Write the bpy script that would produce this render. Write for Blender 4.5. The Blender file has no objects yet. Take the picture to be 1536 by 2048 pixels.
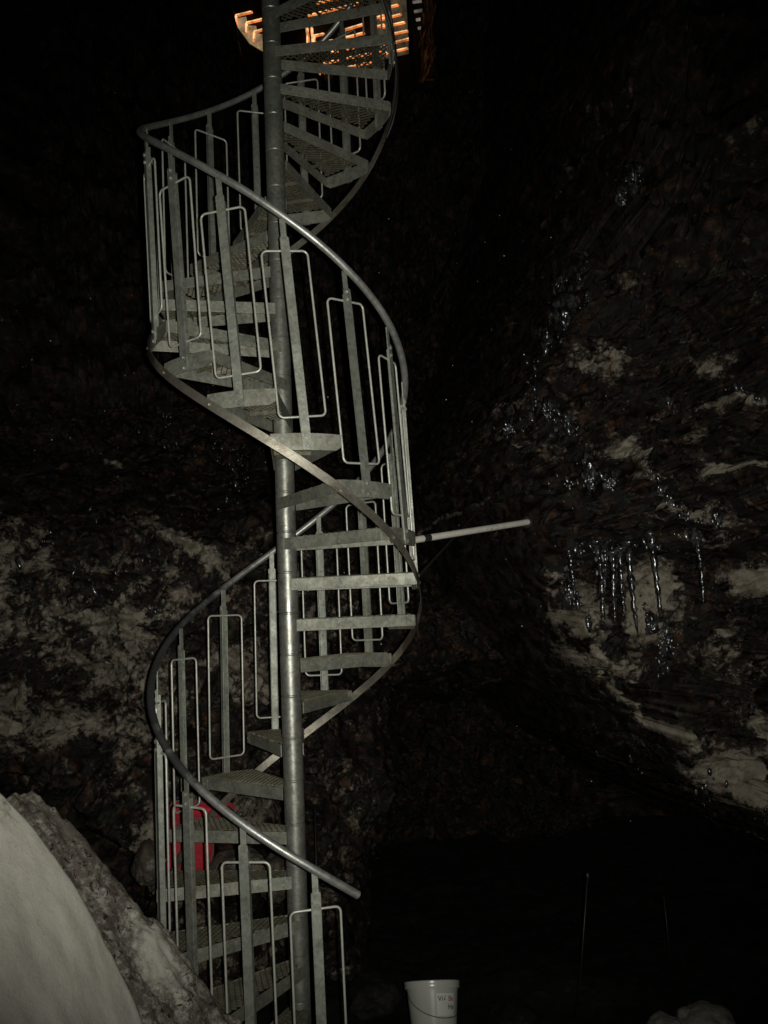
import bpy, bmesh, math, random
import numpy as np
from mathutils import Vector, Matrix, Quaternion

random.seed(7)
rng = np.random.RandomState(11)
SC = bpy.context.scene
COL = SC.collection

# ------------------------------------------------------------------ helpers
def tag(o, label=None, cat=None, group=None, kind=None):
    if label: o['label'] = label
    if cat: o['category'] = cat
    if group: o['group'] = group
    if kind: o['kind'] = kind
    return o

def link(name, me, mat, parent=None):
    o = bpy.data.objects.new(name, me)
    COL.objects.link(o)
    if mat is not None:
        me.materials.append(mat)
    if parent is not None:
        o.parent = parent
    return o

def empty(name, loc=(0, 0, 0), rz=0.0):
    o = bpy.data.objects.new(name, None)
    COL.objects.link(o)
    o.location = loc
    o.rotation_euler = (0, 0, rz)
    o.empty_display_size = 0.1
    return o

def bm_mesh(name, bm, smooth=False, angle=None):
    me = bpy.data.meshes.new(name)
    bmesh.ops.recalc_face_normals(bm, faces=bm.faces)
    bm.to_mesh(me)
    bm.free()
    if smooth:
        me.polygons.foreach_set('use_smooth', [True] * len(me.polygons))
        if angle:
            me.set_sharp_from_angle(angle=math.radians(angle))
    me.update()
    return me

def add_box(bm, M, sx, sy, sz, bevel=0.0):
    r = bmesh.ops.create_cube(bm, size=1.0)
    vs = r['verts']
    bmesh.ops.scale(bm, vec=(sx, sy, sz), verts=vs)
    if bevel > 0:
        es = list({e for v in vs for e in v.link_edges})
        rb = bmesh.ops.bevel(bm, geom=es, offset=bevel, segments=2, affect='EDGES', profile=0.5)
        vs = list({v for f in rb['faces'] for v in f.verts} | {v for v in vs if v.is_valid})
    bmesh.ops.transform(bm, matrix=M, verts=vs)
    return vs

def frame_from(a, b, up=Vector((0, 0, 1))):
    """matrix whose x axis runs from a to b, centred between them"""
    a = Vector(a); b = Vector(b)
    x = (b - a).normalized()
    y = up.cross(x)
    if y.length < 1e-4:
        y = Vector((0, 1, 0)).cross(x)
    y.normalize()
    z = x.cross(y)
    m = Matrix((x, y, z)).transposed().to_4x4()
    m.translation = (a + b) / 2
    return m

def add_bar(bm, a, b, w, h, bevel=0.0, up=Vector((0, 0, 1))):
    L = (Vector(b) - Vector(a)).length
    return add_box(bm, frame_from(a, b, up), L, w, h, bevel)

def add_tube(bm, pts, rad, n=10, caps=True, closed=False):
    pts = [Vector(p) for p in pts]
    rads = rad if isinstance(rad, (list, tuple)) else [rad] * len(pts)
    N = len(pts)
    rings = []
    prev = None
    for i, p in enumerate(pts):
        if closed:
            t = (pts[(i + 1) % N] - pts[i - 1]).normalized()
        else:
            t = (pts[min(i + 1, N - 1)] - pts[max(i - 1, 0)]).normalized()
        if prev is None:
            a = Vector((0, 0, 1)) if abs(t.z) < 0.9 else Vector((1, 0, 0))
            u = t.cross(a).normalized()
        else:
            u = (prev - t * prev.dot(t)).normalized()
        prev = u
        v = t.cross(u)
        ring = [bm.verts.new(p + (u * math.cos(2 * math.pi * k / n) + v * math.sin(2 * math.pi * k / n)) * rads[i]) for k in range(n)]
        rings.append(ring)
    for i in range(N - (0 if closed else 1)):
        A = rings[i]; B = rings[(i + 1) % N]
        for k in range(n):
            bm.faces.new((A[k], A[(k + 1) % n], B[(k + 1) % n], B[k]))
    if caps and not closed:
        bm.faces.new(rings[0][::-1]); bm.faces.new(rings[-1])
    return rings

def add_lathe(bm, prof, n=24, M=Matrix(), cap0=False, cap1=False):
    rings = []
    for r, z in prof:
        rings.append([bm.verts.new(M @ Vector((r * math.cos(2 * math.pi * k / n), r * math.sin(2 * math.pi * k / n), z))) for k in range(n)])
    for A, B in zip(rings, rings[1:]):
        for k in range(n):
            bm.faces.new((A[k], A[(k + 1) % n], B[(k + 1) % n], B[k]))
    if cap0: bm.faces.new(rings[0][::-1])
    if cap1: bm.faces.new(rings[-1])
    return rings

def add_prism(bm, poly, d, M):
    """extrude a 2D outline (x,y) by d along z, then transform"""
    A = [bm.verts.new(M @ Vector((x, y, 0))) for x, y in poly]
    B = [bm.verts.new(M @ Vector((x, y, d))) for x, y in poly]
    n = len(poly)
    bm.faces.new(A[::-1]); bm.faces.new(B)
    for k in range(n):
        bm.faces.new((A[k], A[(k + 1) % n], B[(k + 1) % n], B[k]))

def add_bolt(bm, p, nrm, r=0.0075, h=0.006):
    nrm = Vector(nrm).normalized()
    q = nrm.to_track_quat('Z', 'Y').to_matrix().to_4x4()
    q.translation = Vector(p)
    add_lathe(bm, [(r * 1.5, 0.0), (r * 1.5, h * .25), (r, h * .26), (r, h * .8), (r * .8, h)], n=6, M=q, cap0=True, cap1=True)

# ------------------------------------------------------------------ numpy noise
def _h(ix, iy, iz, seed):
    n = (ix.astype(np.int64) * 374761393 + iy.astype(np.int64) * 668265263 + iz.astype(np.int64) * 1440662683 + seed * 974634577) & 0xffffffff
    n = ((n ^ (n >> 13)) * 1274126177) & 0xffffffff
    n = ((n ^ (n >> 15)) * 2246822519) & 0xffffffff
    return ((n ^ (n >> 16)) & 0xffffff) / float(0xffffff)

def vnoise(x, y, z, seed=0):
    ix = np.floor(x); iy = np.floor(y); iz = np.floor(z)
    fx = x - ix; fy = y - iy; fz = z - iz
    fx = fx**3 * (fx * (fx * 6 - 15) + 10); fy = fy**3 * (fy * (fy * 6 - 15) + 10); fz = fz**3 * (fz * (fz * 6 - 15) + 10)
    r = 0
    for dx in (0, 1):
        wx = fx if dx else 1 - fx
        for dy in (0, 1):
            wy = fy if dy else 1 - fy
            for dz in (0, 1):
                wz = fz if dz else 1 - fz
                r = r + wx * wy * wz * _h(ix + dx, iy + dy, iz + dz, seed)
    return r * 2 - 1

def fbm(x, y, z, oct=5, seed=0, gain=0.5, ridge=False):
    a = 1.0; s = 0; t = 0
    for o in range(oct):
        k = 2.03**o
        n = vnoise(x * k + 17.3 * o, y * k + 5.1 * o, z * k - 9.7 * o, seed + o)
        if ridge: n = 1 - 2 * np.abs(n)
        s = s + a * n; t += a; a *= gain
    return s / t

def worley(x, y, z, seed=0):
    """distances to the nearest and second nearest feature point"""
    ix = np.floor(x); iy = np.floor(y); iz = np.floor(z)
    d1 = np.full(x.shape, 9.0); d2 = np.full(x.shape, 9.0)
    for dx in (-1, 0, 1):
        for dy in (-1, 0, 1):
            for dz in (-1, 0, 1):
                cx = ix + dx; cy = iy + dy; cz = iz + dz
                px = cx + _h(cx, cy, cz, seed); py = cy + _h(cx, cy, cz, seed + 1); pz = cz + _h(cx, cy, cz, seed + 2)
                d = np.sqrt((px - x)**2 + (py - y)**2 + (pz - z)**2)
                m = d < d1
                d2 = np.where(m, d1, np.minimum(d2, d)); d1 = np.where(m, d, d1)
    return d1, d2

def cells2(x, z, seed=0):
    """nearest 2D feature point: distance, offset to it and two random numbers of its cell"""
    ix = np.floor(x); iz = np.floor(z); O = ix * 0
    d1 = np.full(x.shape, 9.0); ox = O.copy(); oz = O.copy(); r1 = O.copy(); r2 = O.copy(); r3 = O.copy()
    for dx in (-1, 0, 1):
        for dz in (-1, 0, 1):
            cx = ix + dx; cz = iz + dz
            px = cx + _h(cx, O, cz, seed); pz = cz + _h(cx, O, cz, seed + 1)
            d = np.sqrt((px - x)**2 + (pz - z)**2)
            m = d < d1
            d1 = np.where(m, d, d1); ox = np.where(m, x - px, ox); oz = np.where(m, z - pz, oz)
            r1 = np.where(m, _h(cx, O, cz, seed + 2), r1); r2 = np.where(m, _h(cx, O, cz, seed + 3), r2); r3 = np.where(m, _h(cx, O, cz, seed + 4), r3)
    return d1, ox, oz, r1 * 2 - 1, r2 * 2 - 1, r3 * 2 - 1

def facets(x, z, size, off, slope, seed, aniso=1.0):
    """broken faces: every cell a flat face with its own height and tilt"""
    d, ox, oz, a, b, c = cells2(x / size, z / size * aniso, seed)
    return off * a + size * slope * (b * ox + c * oz / aniso)

def domes(x, z, size, amp, seed):
    d, ox, oz, a, b, c = cells2(x / size, z / size, seed)
    return amp * (np.sqrt(np.clip(1 - (d / 0.80)**2, 0, 1)) - 0.6) * (0.75 + 0.4 * a) + amp * .5 * a

def sstep(a, b, x):
    t = np.clip((x - a) / (b - a), 0, 1)
    return t * t * (3 - 2 * t)

def grid_mesh(name, P, attrs=None, smooth=True, keep=None):
    """P: (nv, nu, 3) array -> quad grid mesh"""
    nv, nu, _ = P.shape
    me = bpy.data.meshes.new(name)
    idx = np.arange(nv * nu).reshape(nv, nu)
    q = np.stack([idx[:-1, :-1], idx[:-1, 1:], idx[1:, 1:], idx[1:, :-1]], -1).reshape(-1, 4)
    if keep is not None:
        q = q[keep.reshape(-1)]
    me.vertices.add(nv * nu)
    me.vertices.foreach_set('co', P.astype(np.float32).ravel())
    me.loops.add(q.size)
    me.loops.foreach_set('vertex_index', q.astype(np.int32).ravel())
    me.polygons.add(len(q))
    me.polygons.foreach_set('loop_start', np.arange(0, q.size, 4, dtype=np.int32))
    me.polygons.foreach_set('use_smooth', np.full(len(q), smooth))
    me.update(calc_edges=True)
    for k, v in (attrs or {}).items():
        a = me.attributes.new(k, 'FLOAT', 'POINT')
        a.data.foreach_set('value', v.astype(np.float32).ravel())
    me.validate()
    return me

# ------------------------------------------------------------------ materials
class Nodes:
    def __init__(self, name):
        self.m = bpy.data.materials.new(name)
        self.m.use_nodes = True
        self.t = self.m.node_tree
        self.b = self.t.nodes['Principled BSDF']
        self.co = self.t.nodes.new('ShaderNodeTexCoord').outputs['Object']
    def n(self, kind, **kw):
        nd = self.t.nodes.new(kind)
        for k, v in kw.items():
            if k in nd.inputs.keys(): nd.inputs[k].default_value = v
            else: setattr(nd, k, v)
        return nd
    def l(self, a, b): self.t.links.new(a, b)
    def noise(self, scale, detail=5, rough=0.55, dist=0.0, co=None):
        nd = self.n('ShaderNodeTexNoise', Scale=scale, Detail=detail, Roughness=rough, Distortion=dist)
        self.l(co or self.co, nd.inputs['Vector'])
        return nd.outputs['Fac']
    def ramp(self, fac, stops):
        nd = self.n('ShaderNodeValToRGB')
        cr = nd.color_ramp
        while len(cr.elements) < len(stops): cr.elements.new(0.5)
        for e, (p, c) in zip(cr.elements, stops):
            e.position = p
            e.color = (c, c, c, 1) if isinstance(c, (int, float)) else (*c, 1)
        self.l(fac, nd.inputs['Fac'])
        return nd.outputs['Color']
    def mix(self, fac, a, b, mode='MIX'):
        nd = self.n('ShaderNodeMix', data_type='RGBA', blend_type=mode)
        for i, v in ((0, fac), (6, a), (7, b)):
            if hasattr(v, 'links'): self.l(v, nd.inputs[i])
            else: nd.inputs[i].default_value = v if i == 0 else (*v, 1)
        return nd.outputs[2]
    def math(self, op, a, b=0.0, c=0.0):
        nd = self.n('ShaderNodeMath', operation=op)
        for i, v in enumerate((a, b, c)):
            if hasattr(v, 'links'): self.l(v, nd.inputs[i])
            else: nd.inputs[i].default_value = v
        return nd.outputs[0]
    def bump(self, h, strength=0.3, dist=0.01, prev=None):
        nd = self.n('ShaderNodeBump', Strength=strength, Distance=dist)
        self.l(h, nd.inputs['Height'])
        if prev is not None: self.l(prev, nd.inputs['Normal'])
        return nd.outputs['Normal']
    def set(self, name, v):
        s = self.b.inputs[name]
        if hasattr(v, 'links'): self.l(v, s)
        else: s.default_value = (*v, 1) if isinstance(v, tuple) and len(v) == 3 else v

def galvanised(name, lo, hi, stain=(0.10, 0.075, 0.045), amount=0.5, metal=0.75, rough=(0.38, 0.6), seed=0.0):
    N = Nodes(name)
    oi = N.n('ShaderNodeObjectInfo')
    off = N.n('ShaderNodeVectorMath', operation='ADD')
    N.l(N.co, off.inputs[0]); N.l(oi.outputs['Location'], off.inputs[1])
    co = off.outputs[0]
    vor = N.n('ShaderNodeTexVoronoi', Scale=70.0); N.l(co, vor.inputs['Vector'])
    sp = N.math('MULTIPLY', vor.outputs['Color'], 1.0)
    n1 = N.noise(9, 6, 0.65, 0.2, co)
    f = N.math('ADD', N.math('MULTIPLY', n1, 0.75), N.math('MULTIPLY', sp, 0.3))
    c = N.ramp(f, [(0.32, lo), (0.72, hi)])
    st = N.noise(5.5, 8, 0.72, 0.6, co)
    sm = N.ramp(st, [(0.52, 0.0), (0.68, amount)])
    c = N.mix(sm, c, stain)
    gr = N.ramp(N.noise(26, 5, 0.7, 0.3, co), [(0.60, 0.0), (0.72, amount * 0.8)])
    c = N.mix(gr, c, (0.035, 0.033, 0.022))
    N.set('Base Color', c)
    N.set('Metallic', N.math('SUBTRACT', metal, N.math('MULTIPLY', sm, 0.5)))
    N.set('Roughness', N.ramp(N.noise(14, 5, 0.6, 0, co), [(0.3, rough[0]), (0.7, rough[1])]))
    N.set('Normal', N.bump(N.noise(120, 4, 0.6, 0, co), 0.25, 0.002))
    return N.m

M_COLUMN = galvanised('galvanised_column', (0.20, 0.205, 0.185), (0.40, 0.40, 0.35), amount=0.6, metal=0.72, rough=(0.34, 0.5))
M_POST = galvanised('galvanised_post', (0.20, 0.212, 0.182), (0.40, 0.41, 0.352), amount=0.5, metal=0.62, rough=(0.45, 0.62))
M_WIRE = galvanised('galvanised_wire', (0.44, 0.45, 0.40), (0.62, 0.62, 0.54), amount=0.25, metal=0.35, rough=(0.32, 0.5))
M_TREAD = galvanised('galvanised_tread', (0.16, 0.166, 0.138), (0.35, 0.352, 0.29), amount=0.75, metal=0.5, rough=(0.45, 0.7))
M_GRATE = galvanised('rusty_grating', (0.085, 0.08, 0.052), (0.20, 0.19, 0.135), stain=(0.06, 0.03, 0.016), amount=0.8, metal=0.35, rough=(0.5, 0.8))
def rail_material():
    m = galvanised('worn_handrail', (0.30, 0.305, 0.29), (0.52, 0.52, 0.49), stain=(0.06, 0.055, 0.045), amount=0.5, metal=0.7, rough=(0.36, 0.5))
    t = m.node_tree; b = t.nodes['Principled BSDF']
    N = Nodes.__new__(Nodes); N.m = m; N.t = t; N.b = b
    N.co = t.nodes.new('ShaderNodeTexCoord').outputs['Object']
    old = b.inputs['Base Color'].links[0].from_socket
    # near-black band round the lower turn, broken up in patches
    sx = N.n('ShaderNodeSeparateXYZ'); N.l(N.co, sx.inputs[0])
    z = N.math('SUBTRACT', 1.25, N.math('MULTIPLY', N.math('ABSOLUTE', N.math('SUBTRACT', sx.outputs['Z'], 2.12)), 2.0))
    w = N.math('ADD', z, N.math('MULTIPLY', N.math('SUBTRACT', N.noise(7, 7, 0.7, 0.4), 0.5), 2.4))
    N.set('Base Color', N.mix(N.ramp(w, [(0.30, 0.0), (0.65, 0.8)]), old, (0.035, 0.038, 0.042)))
    return m
M_RAIL = rail_material()
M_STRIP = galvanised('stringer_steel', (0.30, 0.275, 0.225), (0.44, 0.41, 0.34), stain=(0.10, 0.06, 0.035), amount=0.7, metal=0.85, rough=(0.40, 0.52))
def rust_and_shade_sides(m):
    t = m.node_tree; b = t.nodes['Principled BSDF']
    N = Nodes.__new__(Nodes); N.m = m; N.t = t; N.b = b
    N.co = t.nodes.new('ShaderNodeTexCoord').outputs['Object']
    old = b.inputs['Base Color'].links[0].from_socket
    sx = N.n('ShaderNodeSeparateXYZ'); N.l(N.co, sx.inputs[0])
    # rust, plus the dark of edge-on metal, painted into the two outer sides
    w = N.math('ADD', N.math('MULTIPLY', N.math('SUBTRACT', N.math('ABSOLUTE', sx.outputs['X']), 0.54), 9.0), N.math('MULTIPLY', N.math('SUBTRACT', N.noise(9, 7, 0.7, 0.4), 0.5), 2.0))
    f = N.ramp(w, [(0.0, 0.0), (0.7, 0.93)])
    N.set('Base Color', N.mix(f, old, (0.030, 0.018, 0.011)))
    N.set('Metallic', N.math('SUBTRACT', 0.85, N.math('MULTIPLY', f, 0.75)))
rust_and_shade_sides(M_STRIP)
M_WHITEPOLE = galvanised('pale_pole', (0.70, 0.66, 0.58), (0.82, 0.79, 0.70), stain=(0.10, 0.09, 0.07), amount=0.45, metal=0.1, rough=(0.3, 0.5))

def simple(name, c, rough=0.6, metal=0.0, var=0.25, scale=14, bump=0.15, **kw):
    N = Nodes(name)
    n = N.noise(scale, 6, 0.65, 0.2)
    N.set('Base Color', N.ramp(n, [(0.3, tuple(x * (1 - var) for x in c)), (0.7, tuple(min(1, x * (1 + var)) for x in c))]))
    N.set('Roughness', rough); N.set('Metallic', metal)
    if bump: N.set('Normal', N.bump(N.noise(scale * 6, 5, 0.6), bump, 0.004))
    for k, v in kw.items(): N.set(k, v)
    return N.m

M_BLACK = simple('dark_rubber', (0.012, 0.012, 0.013), 0.5)
M_DARKSTEEL = simple('dark_steel', (0.05, 0.045, 0.04), 0.5, 0.5)

def rock_material(name, dark1, dark2, grey, pale, wet=0.5):
    N = Nodes(name)
    at = N.n('ShaderNodeAttribute', attribute_name='pale').outputs['Fac']
    n0 = N.noise(1.6, 8, 0.62, 0.4)
    n1 = N.noise(7.0, 9, 0.68, 0.3)
    n2 = N.noise(24.0, 8, 0.7, 0.2)
    base = N.mix(N.ramp(n1, [(0.515, 0.0), (0.65, 1.0)]), dark1, dark2)
    base = N.mix(N.ramp(n2, [(0.45, 0.0), (0.62, 0.85)]), base, (dark1[0] * .35, dark1[1] * .35, dark1[2] * .35))
    # dusted / limey grey where the attribute is up, broken by noise
    n3 = N.noise(60.0, 6, 0.7, 0.1)
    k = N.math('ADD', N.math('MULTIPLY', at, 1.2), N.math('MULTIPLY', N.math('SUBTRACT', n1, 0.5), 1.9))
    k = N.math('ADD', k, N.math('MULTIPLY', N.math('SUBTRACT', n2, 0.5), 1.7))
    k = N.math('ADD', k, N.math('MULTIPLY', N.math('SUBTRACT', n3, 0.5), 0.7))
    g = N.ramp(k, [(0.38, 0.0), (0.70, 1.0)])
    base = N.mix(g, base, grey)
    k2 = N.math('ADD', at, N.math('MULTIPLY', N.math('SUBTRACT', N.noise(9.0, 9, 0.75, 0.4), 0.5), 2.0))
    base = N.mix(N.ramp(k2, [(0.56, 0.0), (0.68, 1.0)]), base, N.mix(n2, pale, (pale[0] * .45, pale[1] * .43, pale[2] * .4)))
    # small stains of green-brown moss and rust
    base = N.mix(N.ramp(N.noise(11, 6, 0.6, 0.5), [(0.58, 0.0), (0.68, 0.6)]), base, (dark2[0] * 1.3, dark2[1] * 0.85, dark2[2] * .55))
    base = N.mix(N.ramp(N.noise(5, 6, 0.6, 0.5), [(0.58, 0.0), (0.7, 0.5)]), base, (dark2[1] * .9, dark2[1] * 1.15, dark2[2] * .8))
    N.set('Base Color', base)
    r = N.ramp(N.noise(9, 6, 0.6), [(0.40, 0.30 if wet > .3 else .6), (0.58, 0.9)])
    N.set('Roughness', r)
    N.set('Specular IOR Level', 0.25 + 0.2 * wet)
    b1 = N.bump(N.noise(26, 10, 0.75, 0.3), 0.6, 0.03)
    b2 = N.bump(N.noise(80, 6, 0.6), 0.5, 0.008, b1)
    N.set('Normal', b2)
    return N.m

M_ROCK = rock_material('wet_rock', (0.0065, 0.0045, 0.0035), (0.068, 0.034, 0.017), (0.225, 0.194, 0.152), (0.38, 0.335, 0.265), 0.6)
M_GROUND = rock_material('dark_wet_ground', (0.010, 0.009, 0.008), (0.018, 0.015, 0.012), (0.03, 0.028, 0.024), (0.05, 0.05, 0.045), 0.2)
M_BOULDER = rock_material('pale_rock', (0.09, 0.075, 0.06), (0.15, 0.13, 0.105), (0.25, 0.24, 0.21), (0.40, 0.38, 0.34), 0.4)

# ------------------------------------------------------------------ spiral staircase
RISE = 0.2
TH0 = -0.15924
DTH = 0.447118
RP = 0.6435
K0, K1 = -14, 13
LEAN = dict(zip(range(-14, 8), [-0.012, -0.016, -0.014, -0.009, -0.005, -0.007, 0.005, 0.007, -0.003, -0.011, -0.019, -0.028, -0.042, -0.062, -0.074, -0.068, -0.049, -0.032, -0.019, -0.009, -0.004, -0.005]))
_lk = sorted(LEAN)
def lean(k): return float(np.interp(k, _lk, [LEAN[i] for i in _lk]))
def th(k): return TH0 + DTH * k
def helix(k, z, R, dx=0.0):
    a = th(k)
    return Vector((-R * math.sin(a) + dx, -R * math.cos(a), k * RISE + z))
def phi(k):
    a = th(k)
    return math.atan2(-math.cos(a), -math.sin(a))

GROUND_Z = -3.06
stair = empty('spiral_staircase', (0, 0, GROUND_Z))
tag(stair, 'tall galvanised steel spiral staircase with mesh treads and wire balusters round one pole', 'staircase')
OFF = Vector((0, 0, -GROUND_Z))     # children are placed relative to the base

# central column: stacked hub sleeves, one joint per riser
bm = bmesh.new()
prof = [(0.0485, GROUND_Z - 0.05)]
for k in range(-16, 18):
    z = k * RISE + 0.105
    if z < GROUND_Z + 0.02 or z > 3.6: continue
    prof += [(0.0485, z - 0.006), (0.0455, z - 0.002), (0.0455, z + 0.002), (0.0485, z + 0.006)]
prof.append((0.0485, 3.7))
add_lathe(bm, [(r, z - GROUND_Z) for r, z in prof], n=40, cap0=True, cap1=True)
link('central_column', bm_mesh('central_column', bm, True, 22), M_COLUMN, stair)
bm = bmesh.new()
add_lathe(bm, [(0.15, -0.03), (0.15, 0.012), (0.06, 0.013), (0.055, 0.05)], n=32, cap0=True, cap1=True)
link('base_plate', bm_mesh('base_plate', bm, True, 30), M_COLUMN, stair)

# one tread (local x outward, z=0 at the underside of the end plate)
HW_IN, HW_OUT, R_OUT = 0.053, 0.155, 0.628
TOPZ = 0.073
def tread_frame_mesh():
    bm = bmesh.new()
    for s in (-1, 1):
        a = Vector((0.018, s * HW_IN, TOPZ - 0.0285)); b = Vector((R_OUT - 0.006, s * HW_OUT, TOPZ - 0.0285))
        add_bar(bm, a, b, 0.006, 0.057, 0.0012)
    # end plate: slightly bowed outward, bottom corners cut off
    n = 12
    th_ = 0.006
    prev = None
    rows = []
    for i in range(n + 1):
        t = -1 + 2 * i / n
        y = t * (HW_OUT + 0.001)
        x = R_OUT + 0.012 * (1 - t * t)
        edge = max(0.0, (abs(t) - 0.86) / 0.14)
        zb = 0.0 + 0.018 * edge
        zt = TOPZ + 0.002 - 0.004 * t * t
        rows.append((x, y, zb, zt))
    vs = []
    for x, y, zb, zt in rows:
        vs.append([bm.verts.new((x, y, zb)), bm.verts.new((x, y, zt)), bm.verts.new((x - th_, y, zt)), bm.verts.new((x - th_, y, zb))])
    for A, B in zip(vs, vs[1:]):
        for j in range(4):
            bm.faces.new((A[j], A[(j + 1) % 4], B[(j + 1) % 4], B[j]))
    bm.faces.new(vs[0]); bm.faces.new(vs[-1][::-1])
    # returns folded inward at both ends, with a bolt head
    for s in (-1, 1):
        add_box(bm, Matrix.Translation((R_OUT - 0.028, s * (HW_OUT - 0.006), 0.044)), 0.05, 0.005, 0.05, 0.001)
        add_bolt(bm, (R_OUT - 0.025, s * (HW_OUT - 0.002), 0.042), (0, s, 0), 0.006, 0.006)
    return bm_mesh('tread', bm)

def grating_mesh():
    """expanded metal: zig-zag strands running radially, joined at the knuckles"""
    bm = bmesh.new()
    px, py = 0.032, 0.019
    x0, x1 = 0.05, R_OUT - 0.004
    hw = lambda x: HW_IN + (HW_OUT - HW_IN) * (x - 0.018) / (R_OUT - 0.024) - 0.004
    nrow = int(HW_OUT / py) + 1
    nx = int((x1 - x0) / (px / 2))
    for j in range(-nrow, nrow + 1):
        yc = j * py
        pts = []
        for i in range(nx + 1):
            x = x0 + i * px / 2
            y = yc + (py / 2 - 0.0008) * (1 if (i + j) % 2 else -1)
            pts.append(((x, y), abs(y) <= hw(x)))
        for (p, a), (q, b) in zip(pts, pts[1:]):
            if a and b:
                P = Vector((p[0], p[1], 0)); Q = Vector((q[0], q[1], 0))
                d = (Q - P).normalized(); nr = Vector((-d.y, d.x, 0)) * 0.0021
                zt = TOPZ + 0.005; zb = TOPZ - 0.005
                tilt = Vector((0, 0.002, 0))
                c = [P - nr - tilt, P + nr - tilt, Q + nr - tilt, Q - nr - tilt]
                e = [P - nr + tilt, P + nr + tilt, Q + nr + tilt, Q - nr + tilt]
                lo = [bm.verts.new((v.x, v.y, zb)) for v in c]
                hi = [bm.verts.new((v.x, v.y, zt)) for v in e]
                bm.faces.new(lo[::-1]); bm.faces.new(hi)
                bm.faces.new((lo[0], lo[3], hi[3], hi[0])); bm.faces.new((lo[1], hi[1], hi[2], lo[2]))
    # two flat carrier strips across underneath
    for x in (0.25, 0.46):
        w = hw(x)
        add_box(bm, Matrix.Translation((x, 0, TOPZ - 0.012)), 0.004, 2 * w, 0.02)
    me = bpy.data.meshes.new('grating')
    bm.to_mesh(me); bm.free()
    return me

tread0 = link('tread', tread_frame_mesh(), M_TREAD, stair)
grate0 = link('grating', grating_mesh(), M_GRATE, tread0)
for k in range(K0, K1 + 1):
    if k == K0:
        t = tread0
    else:
        t = tread0.copy(); COL.objects.link(t); t.parent = stair
        g = grate0.copy(); COL.objects.link(g); g.parent = t
    t.location = Vector((0, 0, k * RISE)) + OFF
    t.rotation_euler = (0, 0, phi(k))

# one baluster: folded channel post, spindle to the rail, wire infill frame
PTOP = 0.97
def post_mesh():
    bm = bmesh.new()
    w, t = 0.040, 0.005
    top = []
    for i in range(9):
        a = math.pi * i / 8
        top.append((w / 2 * math.cos(a), PTOP - w / 2 * .55 + w / 2 * .55 * math.sin(a)))
    poly = [(-w / 2, 0.004), (-w / 2 + .004, 0.0), (w / 2 - .004, 0.0), (w / 2, 0.004)] + top
    # web outside, thickness towards the axis
    M = Matrix(((0, 0, 1, -0.0), (1, 0, 0, 0), (0, 1, 0, 0), (0, 0, 0, 1)))
    add_prism(bm, poly, t, M)
    # flange along the lower side, folded inward
    add_box(bm, Matrix.Translation((-0.010, w / 2 - 0.0022, (PTOP - 0.03) / 2 + 0.01)), 0.020, 0.0045, PTOP - 0.05, 0.0015)
    add_box(bm, Matrix.Translation((-0.004, -w / 2 + 0.0022, (PTOP - 0.03) / 2 + 0.01)), 0.009, 0.0045, PTOP - 0.05, 0.0015)
    for z in (0.016, 0.064, PTOP - 0.018, PTOP - 0.055):
        add_bolt(bm, (t, 0.0, z), (1, 0, 0), 0.0088, 0.008)
    return bm_mesh('baluster', bm)

def spindle_mesh():
    bm = bmesh.new()
    add_box(bm, Matrix.Translation((-0.003, 0, PTOP + 0.002)), 0.006, 0.026, 0.16, 0.001)
    return bm_mesh('spindle', bm)

def infill_mesh():
    bm = bmesh.new()
    hw, zb, zt, r = 0.104, 0.148, PTOP - 0.066, 0.024
    pts = []
    for cx, cz, a0 in ((hw - r, zt - r, 0), (-hw + r, zt - r, 90), (-hw + r, zb + r, 180), (hw - r, zb + r, 270)):
        for i in range(6):
            a = math.radians(a0 + 90 * i / 5)
            y = cx + r * math.cos(a)
            pts.append((-0.006 - 0.9 * y * y, y, cz + r * math.sin(a)))
    add_tube(bm, pts, 0.0052, n=8, closed=True)
    return bm_mesh('infill_frame', bm, True)

post0 = link('baluster', post_mesh(), M_POST, stair)
spin0 = link('spindle', spindle_mesh(), M_POST, post0)
fill0 = link('infill_frame', infill_mesh(), M_WIRE, post0)
for k in range(K0, K1 + 1):
    if k == K0:
        p = post0; ch = (spin0, fill0)
    else:
        p = post0.copy(); COL.objects.link(p); p.parent = stair
        ch = []
        for s in (spin0, fill0):
            c = s.copy(); COL.objects.link(c); c.parent = p; ch.append(c)
    ang = math.atan2(lean(k), PTOP)
    p.rotation_mode = 'QUATERNION'
    p.rotation_quaternion = Quaternion((0, 1, 0), ang) @ Quaternion((0, 0, 1), phi(k))
    p.location = helix(k, 0, RP) + OFF
    ch[1].location = (0, random.uniform(-.003, .003), random.uniform(-.012, .012))

# handrail and outer stringer strip
bm = bmesh.new()
pts = [helix(k, 1.055, 0.657, lean(k) * 1.05) + OFF for k in np.arange(-14.62, 15.01, 0.14)]
add_tube(bm, pts, 0.0172, n=16)
link('handrail', bm_mesh('handrail', bm, True, 60), M_RAIL, stair)

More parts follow.
